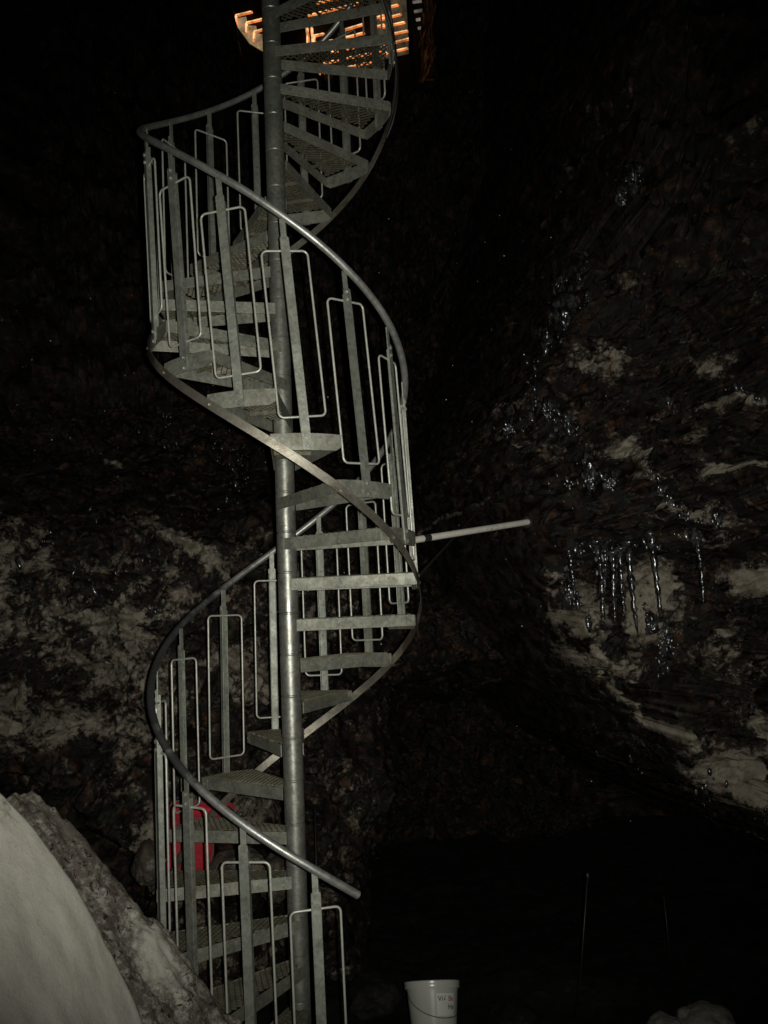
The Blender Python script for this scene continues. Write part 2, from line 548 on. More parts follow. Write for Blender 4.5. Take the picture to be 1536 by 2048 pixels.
bm = bmesh.new()
prev = None
ks = np.arange(-14.45, 14.6, 0.0625)
for k in ks:
    R0 = 0.652
    c = helix(k, -0.075, R0) + OFF
    rad = Vector((-math.sin(th(k)), -math.cos(th(k)), 0))
    tan = (helix(k + .01, -0.075, R0) - helix(k - .01, -0.075, R0)).normalized()
    nz = tan.cross(rad).normalized()
    if nz.z < 0: nz = -nz
    h = 0.0195
    q = [c + nz * h, c + nz * h + rad * .006, c - nz * h + rad * .006, c - nz * h]
    cur = [bm.verts.new(v) for v in q]
    if prev:
        for j in range(4):
            bm.faces.new((prev[j], prev[(j + 1) % 4], cur[(j + 1) % 4], cur[j]))
    else:
        bm.faces.new(cur[::-1])
    prev = cur
bm.faces.new(prev)
for k in range(K0, K1 + 1):
    kk = k + 0.5
    c = helix(kk, -0.075, 0.652 + .006) + OFF
    add_bolt(bm, c, (-math.sin(th(kk)), -math.cos(th(kk)), 0), 0.0075, 0.007)
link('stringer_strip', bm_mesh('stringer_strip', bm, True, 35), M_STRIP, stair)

# pale brace pole to the rock and a thinner tie rod behind it
bm = bmesh.new()
a = Vector((0.645, 0.16, -0.342)); b = Vector((1.482, 0.864, -0.192))
add_tube(bm, [a + OFF, b + OFF], 0.0185, n=16)
br = link('wall_brace', bm_mesh('wall_brace', bm, True, 60), M_WHITEPOLE, stair)
bm = bmesh.new()
d = (b - a).normalized()
add_tube(bm, [a + d * .10 + OFF, a + d * .155 + OFF], 0.0205, n=16)
link('clamp_band', bm_mesh('clamp_band', bm, True, 60), M_DARKSTEEL, br)
bm = bmesh.new()
add_tube(bm, [b - d * .012 + OFF, b + d * .02 + OFF], 0.035, n=20)
link('flange', bm_mesh('flange', bm, True, 60), M_DARKSTEEL, br)
bm = bmesh.new()
add_tube(bm, [Vector((0.66, 0.13, -0.545)) + OFF, Vector((1.06, 1.02, -0.24)) + OFF, Vector((1.5, 2.0, 0.1)) + OFF], 0.008, n=10)
link('tie_rod', bm_mesh('tie_rod', bm, True, 60), M_DARKSTEEL, stair)

# black cable hanging down outside the upper flight
bm = bmesh.new()
cp = [(0.585, -0.20, 3.4), (0.60, -0.14, 2.75), (0.635, -0.06, 2.52), (0.662, 0.0, 2.36), (0.672, 0.01, 2.2), (0.664, 0.02, 2.05), (0.640, 0.06, 1.93), (0.60, 0.12, 1.85)]
sp = []
for i in range(len(cp) - 1):
    P0, P1, P2, P3 = (Vector(cp[max(0, min(len(cp) - 1, i + j))]) for j in (-1, 0, 1, 2))
    for t in np.linspace(0, 1, 6, endpoint=False):
        t = float(t)
        sp.append(0.5 * ((2 * P1) + (P2 - P0) * t + (2 * P0 - 5 * P1 + 4 * P2 - P3) * t * t + (3 * P1 - P0 - 3 * P2 + P3) * t**3))
add_tube(bm, sp, 0.006, n=8)
tag(link('cable', bm_mesh('cable', bm, True), M_BLACK), 'thin black cable hanging down the outer side of the topmost treads', 'cable')

# ------------------------------------------------------------------ rock cliff
CLIFF = {}
def build_cliff():
    xs = np.concatenate([np.linspace(-9, -2.6, 60, endpoint=False), np.linspace(-2.6, 1.1, 330, endpoint=False), np.linspace(1.1, 3.3, 300, endpoint=False), np.linspace(3.3, 9.5, 60)])
    zs0 = np.concatenate([np.linspace(-3.5, 1.5, 480, endpoint=False), np.linspace(1.5, 8.0, 160)])
    X, Z = np.meshgrid(xs, zs0)
    O = X * 0
    # rim height: a notch of open sky above the stair
    rim = 12.0 - 5.1 * sstep(-1.25, -0.15, xs) * (1 - sstep(2.2, 2.75, xs))
    rim = rim + 0.28 * fbm(xs * 1.3, xs * 0, xs * 0 + 3.3, 4, 5) + 0.08 * fbm(xs * 6, xs * 0, xs * 0 + 1.3, 4, 6)
    s = (Z - 1.5) / 6.5
    Z = np.where(Z > 1.5, 1.5 + s * (rim[None, :] - 1.5), Z)
    wx = X + 0.25 * fbm(X * .9, Z * .9, O, 3, 31) + 0.06 * fbm(X * 4, Z * 4, O, 4, 33)
    wz = Z + 0.25 * fbm(X * .9, Z * .9, O + 7, 3, 37) + 0.06 * fbm(X * 4, Z * 4, O + 4, 4, 39)
    # far wall
    far = 6.6 + 0.10 * Z - 1.1 * np.clip(np.abs(X - 0.4) - 3.0, 0, 9)
    far = far + 0.55 * fbm(X * .55, Z * .55, O, 4, 3)
    # broken slope behind the stair on the left
    xw = wx - 0.22 * (Z + 1.2) + 0.35 * fbm(X * 1.5, Z * 1.5, O + 3, 4, 19)
    y0 = np.interp(xw, [-9, -3, -2, -0.6, 0, 0.8, 1.4, 9], [-2.0, 0.75, 0.95, 1.05, 1.4, 2.1, 2.7, 3.6])
    slope = y0 + 0.5 * (Z + 2.2) + 0.35 * sstep(-2.3, -3.0, Z)
    ztop = np.interp(X, [-4, -2, -0.9, 0, 1, 2], [0.10, 0.05, -0.18, -0.25, -0.1, 0.2]) + 0.34 * fbm(X * 1.4, Z * .6 + 2.2, O, 5, 9)
    up = sstep(-0.1, 1.1, Z - ztop)
    zlow = np.interp(X, [-4, -1.95, -1.2, -0.88, -0.7], [-1.45, -1.5, -1.78, -2.02, -2.4]) + 0.06 * fbm(X * 2.2, O, O + 5, 3, 12)
    under = sstep(0, 0.10, zlow - Z) * (X < -0.5)
    left = slope + up * 1.7 + under * 1.0
    pocket = np.exp(-(((wx + 1.50) / 0.20)**2 + ((wz + 1.02) / 0.13)**2))
    left = left + 0.4 * pocket
    back = np.minimum(left, far)
    cav = sstep(0.7, 1.5, xw) * sstep(-1.15, -1.7, wz)        # black hollow under the outcrop
    back = back + cav * (6.2 - back) * 0.85
    # right-hand outcrop, undercut along its lower left edge
    ez = [-3.2, -2.5, -2.08, -1.78, -1.2, -1.02, -0.52, -0.25, 0.3, 0.75, 1.2, 2.0, 3.2, 6, 12]
    ex = [4.6, 3.4, 2.74, 2.40, 1.99, 1.85, 1.52, 1.46, 1.40, 1.55, 1.85, 2.2, 2.6, 3.3, 4.2]
    edge = np.interp(Z, ez, ex) + 0.07 * fbm(X * 3, Z * 3, O, 5, 77)
    out = 0.95 + 0.20 * np.clip(Z + 0.2, 0, 20)**1.05 - 0.10 * (X - 2.0)
    # bedding: uneven ledges, each jutting out over a recess
    q = wz - 0.10 * (X - 2.2) + 0.10 * fbm(X * 1.2, Z * 1.2, O + 9, 4, 44)
    for per, amp, o in ((0.43, 0.15, .11), (0.19, 0.06, .05)):
        f = (q + o) / per
        fr = f - np.floor(f)
        kk = 0.4 + 0.9 * _h(np.floor(f), O, O, 45)
        out = out - amp * kk * (np.where(fr < .18, sstep(0, .18, fr), (1 - (fr - .18) / .82)**1.4))
    out = out - 0.16 * sstep(-0.2, -0.34, Z) * sstep(-0.46, -0.36, Z)            # lip the icicles hang from
    out = out + 0.22 * sstep(-0.38, -0.44, Z) * sstep(-1.25, -0.8, Z)             # recess under the lip
    wid = 0.22 + 0.35 * sstep(-0.3, 0.3, Z)
    edge = edge - 0.72 * wid
    inside = sstep(0.0, 1.0, (X - edge) / wid + 0.12 * fbm(X * 5, Z * 5, O, 3, 78))
    Y = back * (1 - inside) + np.minimum(out, back) * inside
    # ---- broken relief
    is_left = 1 - inside
    d1, d2 = worley(X * 2.9 + .3 * fbm(X * 5, Z * 5, O, 3, 41), Y * 2.9, Z * 3.6, 40)
    e1, e2 = worley(X * 7.3, Y * 7.3, Z * 8.9, 50)
    g1, g2 = worley(X * 17 + .4 * fbm(X * 20, Z * 20, O, 2, 42), Y * 17, Z * 19, 55)
    h1, h2 = worley(X * 38, Y * 38, Z * 41, 58)
    crack = np.exp(-(d2 - d1) / 0.06) * 0.10 + np.exp(-(e2 - e1) / 0.08) * 0.03
    lump = (0.55 - d1) * 0.24 + (0.5 - e1) * 0.17 + (0.5 - g1) * 0.085 + (0.5 - h1) * 0.03
    f1 = fbm(X * 2.3, Y * 2.3, Z * 2.3, 6, 60, 0.62) * 0.22
    f2 = fbm(X * 11, Y * 11, Z * 11, 5, 70, 0.65) * 0.07
    rg = fbm(X * 1.6, Y * 1.6, Z * 4.2, 6, 80, 0.6, ridge=True) * 0.13
    w1 = X + 0.07 * fbm(X * 3, Z * 3, O, 5, 301); w2 = Z + 0.07 * fbm(X * 3, Z * 3, O + 3, 5, 311)
    w3 = X + 0.02 * fbm(X * 14, Z * 14, O, 3, 321); w4 = Z + 0.02 * fbm(X * 14, Z * 14, O + 3, 3, 331)
    rough_r = facets(w1 + .15 * w2, w2 - .1 * w1, 0.55, 0.15, 1.1, 400, 1.25) + facets(w1, w2, 0.24, 0.06, 1.15, 410, 1.1) + facets(w3, w4, 0.085, 0.018, 1.0, 420) + facets(w3, w4, 0.038, 0.005, 0.7, 430)
    rough_l = domes(w1, w2, 0.36, 0.22, 440) + domes(w1, w2, 0.17, 0.13, 450) + domes(w3, w4, 0.075, 0.06, 460) + facets(w3, w4, 0.034, 0.006, 0.7, 470) + facets(w1, w2, 0.8, 0.10, 0.4, 480)
    disp = f1 * .6 + f2 * .5 + is_left * rough_l + inside * (rg * .6 + rough_r - crack * .5)
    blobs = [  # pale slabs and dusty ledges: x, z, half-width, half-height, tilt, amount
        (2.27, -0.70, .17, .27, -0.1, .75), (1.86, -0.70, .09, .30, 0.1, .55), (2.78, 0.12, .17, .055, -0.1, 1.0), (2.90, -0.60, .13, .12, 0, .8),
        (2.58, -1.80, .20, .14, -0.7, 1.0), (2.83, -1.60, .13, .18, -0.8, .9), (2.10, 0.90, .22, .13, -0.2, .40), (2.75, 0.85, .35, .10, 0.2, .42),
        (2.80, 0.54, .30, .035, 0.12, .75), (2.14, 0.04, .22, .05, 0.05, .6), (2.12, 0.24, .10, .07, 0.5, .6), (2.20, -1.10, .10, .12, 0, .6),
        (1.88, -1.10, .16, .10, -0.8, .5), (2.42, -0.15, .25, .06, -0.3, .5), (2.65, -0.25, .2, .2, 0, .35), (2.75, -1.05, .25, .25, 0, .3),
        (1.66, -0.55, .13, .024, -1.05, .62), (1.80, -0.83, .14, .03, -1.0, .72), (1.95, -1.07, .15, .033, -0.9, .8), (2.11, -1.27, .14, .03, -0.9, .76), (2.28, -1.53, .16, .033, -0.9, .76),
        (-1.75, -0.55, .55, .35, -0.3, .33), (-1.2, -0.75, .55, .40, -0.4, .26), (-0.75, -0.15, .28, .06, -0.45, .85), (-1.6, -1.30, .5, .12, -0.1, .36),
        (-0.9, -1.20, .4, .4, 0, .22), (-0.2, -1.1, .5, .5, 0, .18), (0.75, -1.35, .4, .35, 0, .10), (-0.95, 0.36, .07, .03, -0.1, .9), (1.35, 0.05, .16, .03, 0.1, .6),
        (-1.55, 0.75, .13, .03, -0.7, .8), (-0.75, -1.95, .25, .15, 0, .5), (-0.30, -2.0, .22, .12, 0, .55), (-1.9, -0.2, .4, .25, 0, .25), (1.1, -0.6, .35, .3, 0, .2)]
    pale = np.zeros_like(X)
    for cx, cz, rx, rz, tl, am in blobs:
        dx = wx * .4 + X * .6 - cx; dz = wz * .4 + Z * .6 - cz
        u = dx * math.cos(tl) + dz * math.sin(tl); v = -dx * math.sin(tl) + dz * math.cos(tl)
        w = np.exp(-((u / rx)**2 + (v / rz)**2)**1.5)
        pale = np.maximum(pale, am * w)
        disp = disp + w * 0.05 * am
    # every broken face has its own tone
    tone = np.zeros_like(X)
    for size, amt, sd in ((0.33, .17, 510), (0.14, .13, 520), (0.055, .07, 530)):
        tone = tone + amt * cells2(w3 / size, w4 / size * 1.1, sd)[5]
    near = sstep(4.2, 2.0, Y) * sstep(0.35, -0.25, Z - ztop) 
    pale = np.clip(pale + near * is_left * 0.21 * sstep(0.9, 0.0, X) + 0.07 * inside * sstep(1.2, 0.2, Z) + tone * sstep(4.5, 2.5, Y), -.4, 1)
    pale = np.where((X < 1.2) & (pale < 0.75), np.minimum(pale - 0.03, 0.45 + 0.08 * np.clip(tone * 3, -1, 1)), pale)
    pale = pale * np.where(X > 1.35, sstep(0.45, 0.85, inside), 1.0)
    Y = Y - disp * (0.45 + 0.55 * sstep(6.5, 3.5, Y) + 0.9 * sstep(4, 7, Y))
    tz = sstep(0.93, 1.0, s)            # curl the rim back so that the top has depth
    Y = Y + 1.2 * tz
    kx = 0.05 + 0.09 * inside * (1 - inside) * 4
    PX = X + kx * fbm(X * 4, Y * 4, Z * 4, 5, 201, .6)
    PZ = Z + 0.05 * fbm(X * 4, Y * 4, Z * 4 + 5, 5, 211, .6) * (1 - tz)
    P = np.stack([PX, Y, PZ], -1)
    CLIFF['P'] = P.reshape(-1, 3)
    return grid_mesh('rock_cliff', P, {'pale': pale})

def surf_y(x, z):
    """depth of the rock face at a place on it (nearest vertex facing the shaft)"""
    P = CLIFF['P']
    d = (P[:, 0] - x)**2 + (P[:, 2] - z)**2
    m = np.where(d < 0.02**2)[0]
    if len(m) == 0: m = [int(np.argmin(d))]
    return float(P[m, 1].min())

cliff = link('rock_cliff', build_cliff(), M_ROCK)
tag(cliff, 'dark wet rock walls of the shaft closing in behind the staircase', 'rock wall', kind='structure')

# ground sheet
def build_ground():
    xs = np.concatenate([np.linspace(-60, -4, 30, endpoint=False), np.linspace(-4, 5, 200, endpoint=False), np.linspace(5, 60, 30)])
    ys = np.concatenate([np.linspace(-60, -4, 30, endpoint=False), np.linspace(-4, 8, 220, endpoint=False), np.linspace(8, 60, 30)])
    X, Y = np.meshgrid(xs, ys)
    w = np.exp(-((X / 6)**2 + (Y / 8)**2)**2)
    Z = GROUND_Z - 0.02 + w * (0.10 * fbm(X * 1.4, Y * 1.4, X * 0, 5, 90) + 0.03 * fbm(X * 7, Y * 7, X * 0, 4, 95))
    Z = Z - 0.25 * sstep(1.2, 3.5, Y) * w
    pale = 0.12 + 0.25 * fbm(X * 1.2, Y * 1.2, X * 0, 3, 96)
    return grid_mesh('ground', np.stack([X, Y, Z], -1), {'pale': np.clip(pale, 0, 1)})
tag(link('ground', build_ground(), M_GROUND), 'dark wet stony ground at the foot of the staircase', 'ground', kind='structure')

# ------------------------------------------------------------------ snow bank
def snow_clean_material():
    N = Nodes('old_snow')
    n1 = N.noise(5, 8, 0.65, 0.3); n2 = N.noise(75, 6, 0.8)
    c = N.mix(N.ramp(n1, [(0.35, 0.0), (0.7, 1.0)]), (0.44, 0.42, 0.36), (0.54, 0.515, 0.45))
    c = N.mix(N.ramp(n2, [(0.54, 0.0), (0.7, 0.45)]), c, (0.25, 0.22, 0.175))
    at = N.n('ShaderNodeAttribute', attribute_name='dirt').outputs['Fac']
    k = N.math('ADD', at, N.math('MULTIPLY', N.math('SUBTRACT', N.noise(13, 8, 0.7, 0.4), 0.5), 1.4))
    k = N.math('ADD', k, N.math('MULTIPLY', N.math('SUBTRACT', N.noise(45, 6, 0.75, 0.3), 0.5), 1.6))
    c = N.mix(N.ramp(k, [(0.3, 0.0), (0.80, 1.0)]), c, (0.120, 0.098, 0.078))
    k2 = N.math('MULTIPLY', N.ramp(N.noise(38, 6, 0.72, 0.6), [(0.57, 0.0), (0.61, 1.0)]), N.ramp(at, [(0.3, 0.0), (0.6, 1.0)]))
    c = N.mix(k2, c, (0.018, 0.011, 0.009))
    N.set('Base Color', c)
    vor = N.n('ShaderNodeTexVoronoi', Scale=420.0); N.l(N.co, vor.inputs['Vector'])
    N.set('Roughness', N.ramp(vor.outputs['Color'], [(0.05, 0.2), (0.12, 0.8)]))
    N.set('Specular IOR Level', 0.4)
    b = N.bump(N.noise(18, 8, 0.7), 0.10, 0.02)
    b = N.bump(N.noise(75, 5, 0.75), 0.42, 0.009, b)
    N.set('Normal', b)
    return N.m

def build_snow():
    xs = np.linspace(-3.4, 0.25, 380); ys = np.linspace(-2.9, -0.28, 330)
    X, Y = np.meshgrid(xs, ys)
    wob = 0.05 * fbm(X * 2, Y * 2, X * 0, 4, 101)
    # clean rounded heap in front
    s = np.clip(X + 1.01 + 0.02 * fbm(X * 5, Y * 2, X * 0, 3, 171) + 0.006 * fbm(X * 22, Y * 22, X * 0, 3, 172) + wob * .5 - 0.05 * (Y + 1.5), 0, 9)
    zc = -1.160 - 2.45 * s**1.75 + 0.03 * np.clip(-(X + 1), 0, 3)
    fy = np.clip(-1.5 - Y, 0, 9); by = np.clip(Y + 1.5, 0, 9)
    zc = zc - 0.92 * fy**1.15 - 1.5 * by
    # dirty crust behind it, falling away towards the stair
    zd = -1.375 - 1.12 * np.clip(X + 1.02, 0, 9) - 0.6 * np.clip(-1.10 - X, 0, 9) - 0.28 * np.clip(X + .5, 0, 9)**1.5
    zd = zd - 0.55 * np.clip(-0.80 - Y, 0, 9) - 2.2 * np.clip(Y + 0.70, 0, 9)
    rough = 0.06 * fbm(X * 3.2, Y * 3.2, X * 0, 5, 110, .6) + 0.06 * fbm(X * 13, Y * 13, X * 0, 5, 120, .6) 
    d1, d2 = worley(X * 7, Y * 7, X * 0 + .5, 130)
    zd = zd + rough + 0.05 * (0.5 - d1)
    zc = zc + 0.018 * fbm(X * 2.0, Y * 2.0, X * 0, 3, 140) + 0.004 * fbm(X * 18, Y * 18, X * 0, 3, 150)
    k = 0.02
    clean = sstep(-0.03, 0.03, zc - zd + 0.03 * fbm(X * 8, Y * 8, X * 0, 4, 160))
    Z = np.maximum(zc, zd)
    Z = np.maximum(Z, GROUND_Z - 0.15)
    dirt = (1 - clean) * 0.75
    top = np.exp(-((Y + 1.5) / 0.20)**2) * sstep(-.70, -.95, X) * .36      # dusty crest of the heap
    dirt = np.clip(np.maximum(dirt, top) - 0.55 * np.exp(-(((X + .52) / .10)**2 + ((Y + .86) / .12)**2)**1.5) * (1 - clean), 0, 1)
    return grid_mesh('snow_bank', np.stack([X, Y, Z], -1), {'dirt': dirt})
tag(link('snow_bank', build_snow(), snow_clean_material()), 'heap of old snow with a dirty crust beside the foot of the stair', 'snow bank', kind='structure')

# ------------------------------------------------------------------ boulders
def rock_lump(name, loc, size, seed, mat, pale, label, group=None, sub=4, cat='rock', rough=0.22):
    bm = bmesh.new()
    bmesh.ops.create_icosphere(bm, subdivisions=sub, radius=1.0)
    co = np.array([v.co[:] for v in bm.verts])
    o = seed * 3.7
    d = 1 + 0.30 * fbm(co[:, 0] * 1.1 + o, co[:, 1] * 1.1, co[:, 2] * 1.1, 3, seed) + rough * fbm(co[:, 0] * 3 + o, co[:, 1] * 3, co[:, 2] * 3, 4, seed + 5)
    for v, c, k in zip(bm.verts, co, d):
        v.co = Vector((c[0] * k * size[0], c[1] * k * size[1], c[2] * k * size[2]))
    me = bm_mesh(name, bm, True)
    a = me.attributes.new('pale', 'FLOAT', 'POINT')
    a.data.foreach_set('value', np.full(len(me.vertices), pale, np.float32))
    ob = link(name, me, mat)
    ob.location = loc
    return tag(ob, label, cat, group)

rock_lump('boulder', (-0.80, 0.72, -2.02), (0.075, 0.12, 0.12), 3, M_BOULDER, .2, 'pale rock between the snow bank and the left side of the stair', 'rocks lying behind the lower steps')
rock_lump('boulder', (-0.33, 0.85, -2.12), (0.17, 0.2, 0.11), 4, M_BOULDER, .35, 'flat pale rock just right of the red bag', 'rocks lying behind the lower steps')
rock_lump('boulder', (-0.13, 0.85, -2.17), (0.09, 0.14, 0.12), 6, M_BOULDER, .15, 'small upright grey rock close to the left of the column', 'rocks lying behind the lower steps')
rock_lump('boulder', (-0.55, 0.85, -2.52), (0.33, 0.42, 0.33), 8, M_ROCK, .25, 'dark rock under the red bag, seen between the lowest treads', 'rocks lying behind the lower steps')
rock_lump('boulder', (2.01, 0.6, -3.075), (0.11, 0.14, 0.08), 11, M_BOULDER, 1.0, 'small pale rock at the bottom right, left one of two', 'pale rocks at the bottom right')
rock_lump('boulder', (2.24, 0.62, -3.065), (0.15, 0.16, 0.085), 12, M_BOULDER, 1.0, 'larger pale rock at the bottom right beside a smaller one', 'pale rocks at the bottom right')
rock_lump('boulder', (0.40, 0.85, -2.86), (0.15, 0.2, 0.10), 15, M_GROUND, .3, 'dark brown rock on the ground left of the white bucket', 'rocks on the ground')
rock_lump('boulder', (1.18, 0.75, -2.99), (0.12, 0.15, 0.06), 17, M_GROUND, .2, 'low dark rock on the ground right of the white bucket', 'rocks on the ground')

# ------------------------------------------------------------------ ice
def ice_material():
    N = Nodes('clear_ice')
    N.set('Base Color', N.ramp(N.noise(18, 5, .65, .3), [(0.45, (0.008, 0.008, 0.009)), (0.75, (0.10, 0.10, 0.105))]))
    N.set('Roughness', 0.2); N.set('IOR', 1.31)
    N.set('Specular IOR Level', 1.0); N.set('Coat Weight', 1.0); N.set('Coat Roughness', 0.14)
    N.set('Normal', N.bump(N.noise(40, 3, 0.5), 0.35, 0.01))
    return N.m
M_ICE = ice_material()

def icicle(x, zt, zb, y, r, seed, label):
    rs = np.random.RandomState(seed)
    bm = bmesh.new()
    n = 26
    pts, rad = [], []
    L = zt - zb
    for i in range(n + 1):
        t = i / n
        pts.append((0.012 * math.sin(3 * t + seed) + rs.normal(0, .0025), 0.01 * math.sin(2 * t + seed), -L * t))
        base = r * (1.35 - 0.75 * t) if t < .85 else r * (0.71 - (t - .85) / .15 * .6)
        rad.append(max(0.0015, base * (1 + 0.42 * rs.uniform(-1, 1)) * (1 + 1.6 * max(0, .14 - t) / .14)))
    add_tube(bm, pts, rad, n=10)
    o = link('icicle', bm_mesh('icicle', bm, True), M_ICE)
    o.location = (x, min(surf_y(x, zt) - 0.012, 0.70), zt)
    return tag(o, label, 'icicle', 'icicles hanging from the right-hand rock')

ICX = [(1.675, -.37, -.66, .012, 'short icicle farthest left under the rock lip'),
       (1.85, -.38, -.85, .016, 'long thick icicle at the left of the middle cluster'),
       (1.885, -.39, -.64, .010, 'short thin icicle just right of the left long one'),
       (1.935, -.45, -.84, .013, 'icicle in the middle of the cluster, hanging from white frozen spray'),
       (1.99, -.43, -.81, .012, 'slightly shorter icicle between the spray and the longest one'),
       (2.050, -.40, -.90, .017, 'longest icicle, right of the frozen spray'),
       (2.13, -.35, -.82, .015, 'dark icicle in front of the pale rounded slab'),
       (2.225, -.42, -.74, .012, 'rightmost short icicle beside the pale rounded slab')]
for i, (x, zt, zb, r, lb) in enumerate(ICX):
    icicle(x, zt + .05, zb, 0.70 + 0.02 * (i % 3), r, 200 + i, lb)

M_SPRAY = simple('frozen_spray', (0.30, 0.31, 0.32), 0.25, 0, 0.6, 20, 0.4)
ICE = [((2.35, 1.3, 2.08), .10, 'clump of ice at the very top of the wet trickle on the right wall'),
       ((2.29, 1.3, 2.01), .08, 'second ice clump from the top of the wet trickle'),
       ((2.236, 1.3, 1.73), .08, 'ice clump a third of the way down the wet trickle'),
       ((2.12, 1.7, 1.72), .09, 'thin tilted ice clump above the largest one'),
       ((2.02, 1.6, 1.343), .15, 'largest bright ice clump on the right wall'),
       ((2.056, 1.45, 1.40), .11, 'small ice clump leaning on the largest one'),
       ((1.862, 1.5, 1.123), .08, 'ice clump just below left of the largest one'),
       ((1.674, 1.0, .537), .075, 'bright ice clump left of the rock ledge'),
       ((1.513, 1.3, .488), .07, 'faint ice clump lowest on the left edge of the wall'),
       ((1.774, .83, .041), .075, 'ice clump above the end of the pale brace pole'),
       ((1.889, .7, -.014), .06, 'ice clump right of the one above the brace pole'),
       ((2.402, .94, -.087), .07, 'curved sliver of ice on the ledge at the right'),
       ((2.625, .88, -.229), .06, 'small sliver of ice farthest right on the ledge'),
       ((1.965, .68, -.43), .08, 'white frozen spray above the icicles'),
       ((2.278, .94, -.856), .07, 'frozen drip lump below the icicles'),
       ((2.326, .97, -.968), .07, 'lowest frozen drip lump below the icicles'),
       ((1.767, 1.18, -.643), .06, 'small ice lump on the left edge of the lit rock')]
for i, (p, s, lb) in enumerate(ICE):
    rs = np.random.RandomState(300 + i)
    p = (p[0], surf_y(p[0], p[2]) - s * .15, p[2])
    rock_lump('ice_clump', p, (s * .55 * rs.uniform(.6, 1), s * .5, s * rs.uniform(.7, 1.3)), 60 + i, M_SPRAY if 'spray above' in lb else M_ICE, 0, lb, 'ice clumps frozen to the right-hand rock', 4, 'ice', .9)

# beads of ice and running water along the seams, beyond counting
def beads():
    rs = np.random.RandomState(77)
    bm = bmesh.new()
    runs = [([(2.43, 2.2), (2.33, 2.10), (2.233, 1.74), (2.14, 1.68), (2.016, 1.327), (1.86, 1.10), (1.69, .83), (1.62, .51), (1.50, .48)], .05, 130),
            ([(1.65, .03), (1.89, -.01), (2.33, -.03), (2.52, -.25), (2.64, -.25)], .06, 80),
            ([(1.57, .51), (1.75, .50), (1.90, .37)], .07, 50), ([(2.3, .53), (2.63, .564), (3.08, .54)], .025, 60),
            ([(1.65, -.36), (1.86, -.38), (2.27, -.38)], .045, 80), ([(1.70, -.5), (1.79, -.71), (1.85, -.87)], .04, 40),
            ([(2.24, -.7), (2.31, -.9), (2.37, -1.17)], .035, 70), ([(2.44, -1.79), (2.84, -2.12)], .12, 40),
            ([(-.45, .19), (-.39, .7), (-.6, 1.08)], .18, 50), ([(-1.45, 1.2), (-.68, 1.1), (-.4, .7)], .3, 40), ([(-1.9, -.0), (-.68, -.56)], .35, 60), ([(2.09, 2.05), (2.44, 2.77)], .4, 30)]
    for path, spread, n in runs:
        seg = [math.dist(a, b) for a, b in zip(path, path[1:])]; tot = sum(seg)
        for q in range(n):
            t = rs.uniform() * tot
            for (a, b), L in zip(zip(path, path[1:]), seg):
                if t <= L: break
                t -= L
            x = a[0] + (b[0] - a[0]) * t / L + rs.normal() * spread * .5; z = a[1] + (b[1] - a[1]) * t / L + rs.normal() * spread * .5
            r = float(rs.choice([.004, .007, .011, .017], p=[.4, .33, .2, .07]))
            M = Matrix.Translation((x, surf_y(x, z) - r * .4, z)) @ Matrix.Rotation(rs.uniform(-.5, .5), 4, 'Y') @ Matrix.Diagonal((1, .8, rs.uniform(1, 3.5), 1))
            bmesh.ops.create_icosphere(bm, subdivisions=1 if r < .006 else 2, radius=r, matrix=M)
    return bm_mesh('ice_beads', bm, True)
tag(link('ice_beads', beads(), M_ICE), 'beads of ice and trickling water along the seams of the rock', 'ice beads', kind='stuff')

# drops of meltwater caught in the air, beyond counting
def drops():
    bm = bmesh.new()
    rs = np.random.RandomState(5)
    for i in range(170):
        side = rs.uniform()
        if side < .45: p = (rs.uniform(-2.0, 0.5), rs.uniform(0.2, 1.0), rs.uniform(-1.0, 1.3))
        elif side < .9: p = (rs.uniform(0.9, 2.8), rs.uniform(0.0, 0.6), rs.uniform(-1.6, 1.6))
        else: p = (rs.uniform(-2, 2.6), rs.uniform(0, 1), rs.uniform(-2.8, 2.4))
        r = rs.choice([.0016, .0022, .003], p=[.55, .33, .12])
        bmesh.ops.create_icosphere(bm, subdivisions=1, radius=float(r), matrix=Matrix.Translation(p))
    return bm_mesh('water_drops', bm, True)
M_DROP = simple('drop', (0.75, 0.75, 0.72), 0.2, 0, 0.02, 5, 0)
tag(link('water_drops', drops(), M_DROP), 'fine drops of meltwater falling in front of the rock', 'water drops', kind='stuff')

# ------------------------------------------------------------------ red bag
def fabric_material():
    N = Nodes('red_fabric')
    N.set('Base Color', N.ramp(N.noise(8, 5, .6, .3), [(0.3, (0.27, 0.002, 0.010)), (0.7, (0.45, 0.004, 0.018))]))
    N.set('Roughness', 0.7)
    N.set('Sheen Weight', 0.2)
    N.set('Normal', N.bump(N.noise(16, 6, .6, .8), 0.6, 0.02))
    return N.m
M_RED = fabric_material()
def soft(name, size, loc, seed, parent, mat=M_RED, e=0.45, amp=0.10, rot=(0, 0, 0)):
    bm = bmesh.new()
    bmesh.ops.create_icosphere(bm, subdivisions=4, radius=1.0)
    co = np.array([v.co[:] for v in bm.verts])
    sg = np.sign(co) * np.abs(co)**e
    sg = sg / np.maximum(np.abs(sg).max(1, keepdims=True), 1e-6) * (0.35 + 0.65 * (np.abs(co).max(1, keepdims=True)))
    n = 1 + amp * fbm(co[:, 0] * 1.7 + seed, co[:, 1] * 1.7, co[:, 2] * 1.7, 4, seed)
    for v, c, k in zip(bm.verts, sg, n):
        v.co = Vector((c[0] * k * size[0], c[1] * k * size[1], c[2] * k * size[2]))
    o = link(name, bm_mesh(name, bm, True), mat, parent)
    o.location = loc; o.rotation_euler = rot
    return o
bag = empty('bag', (-0.585, 0.80, -2.14))
tag(bag, 'bright red soft bag slumped on the rocks behind the lower treads', 'bag')
soft('body', (0.125, 0.07, 0.165), (0.0, 0.06, 0.20), 3, bag)
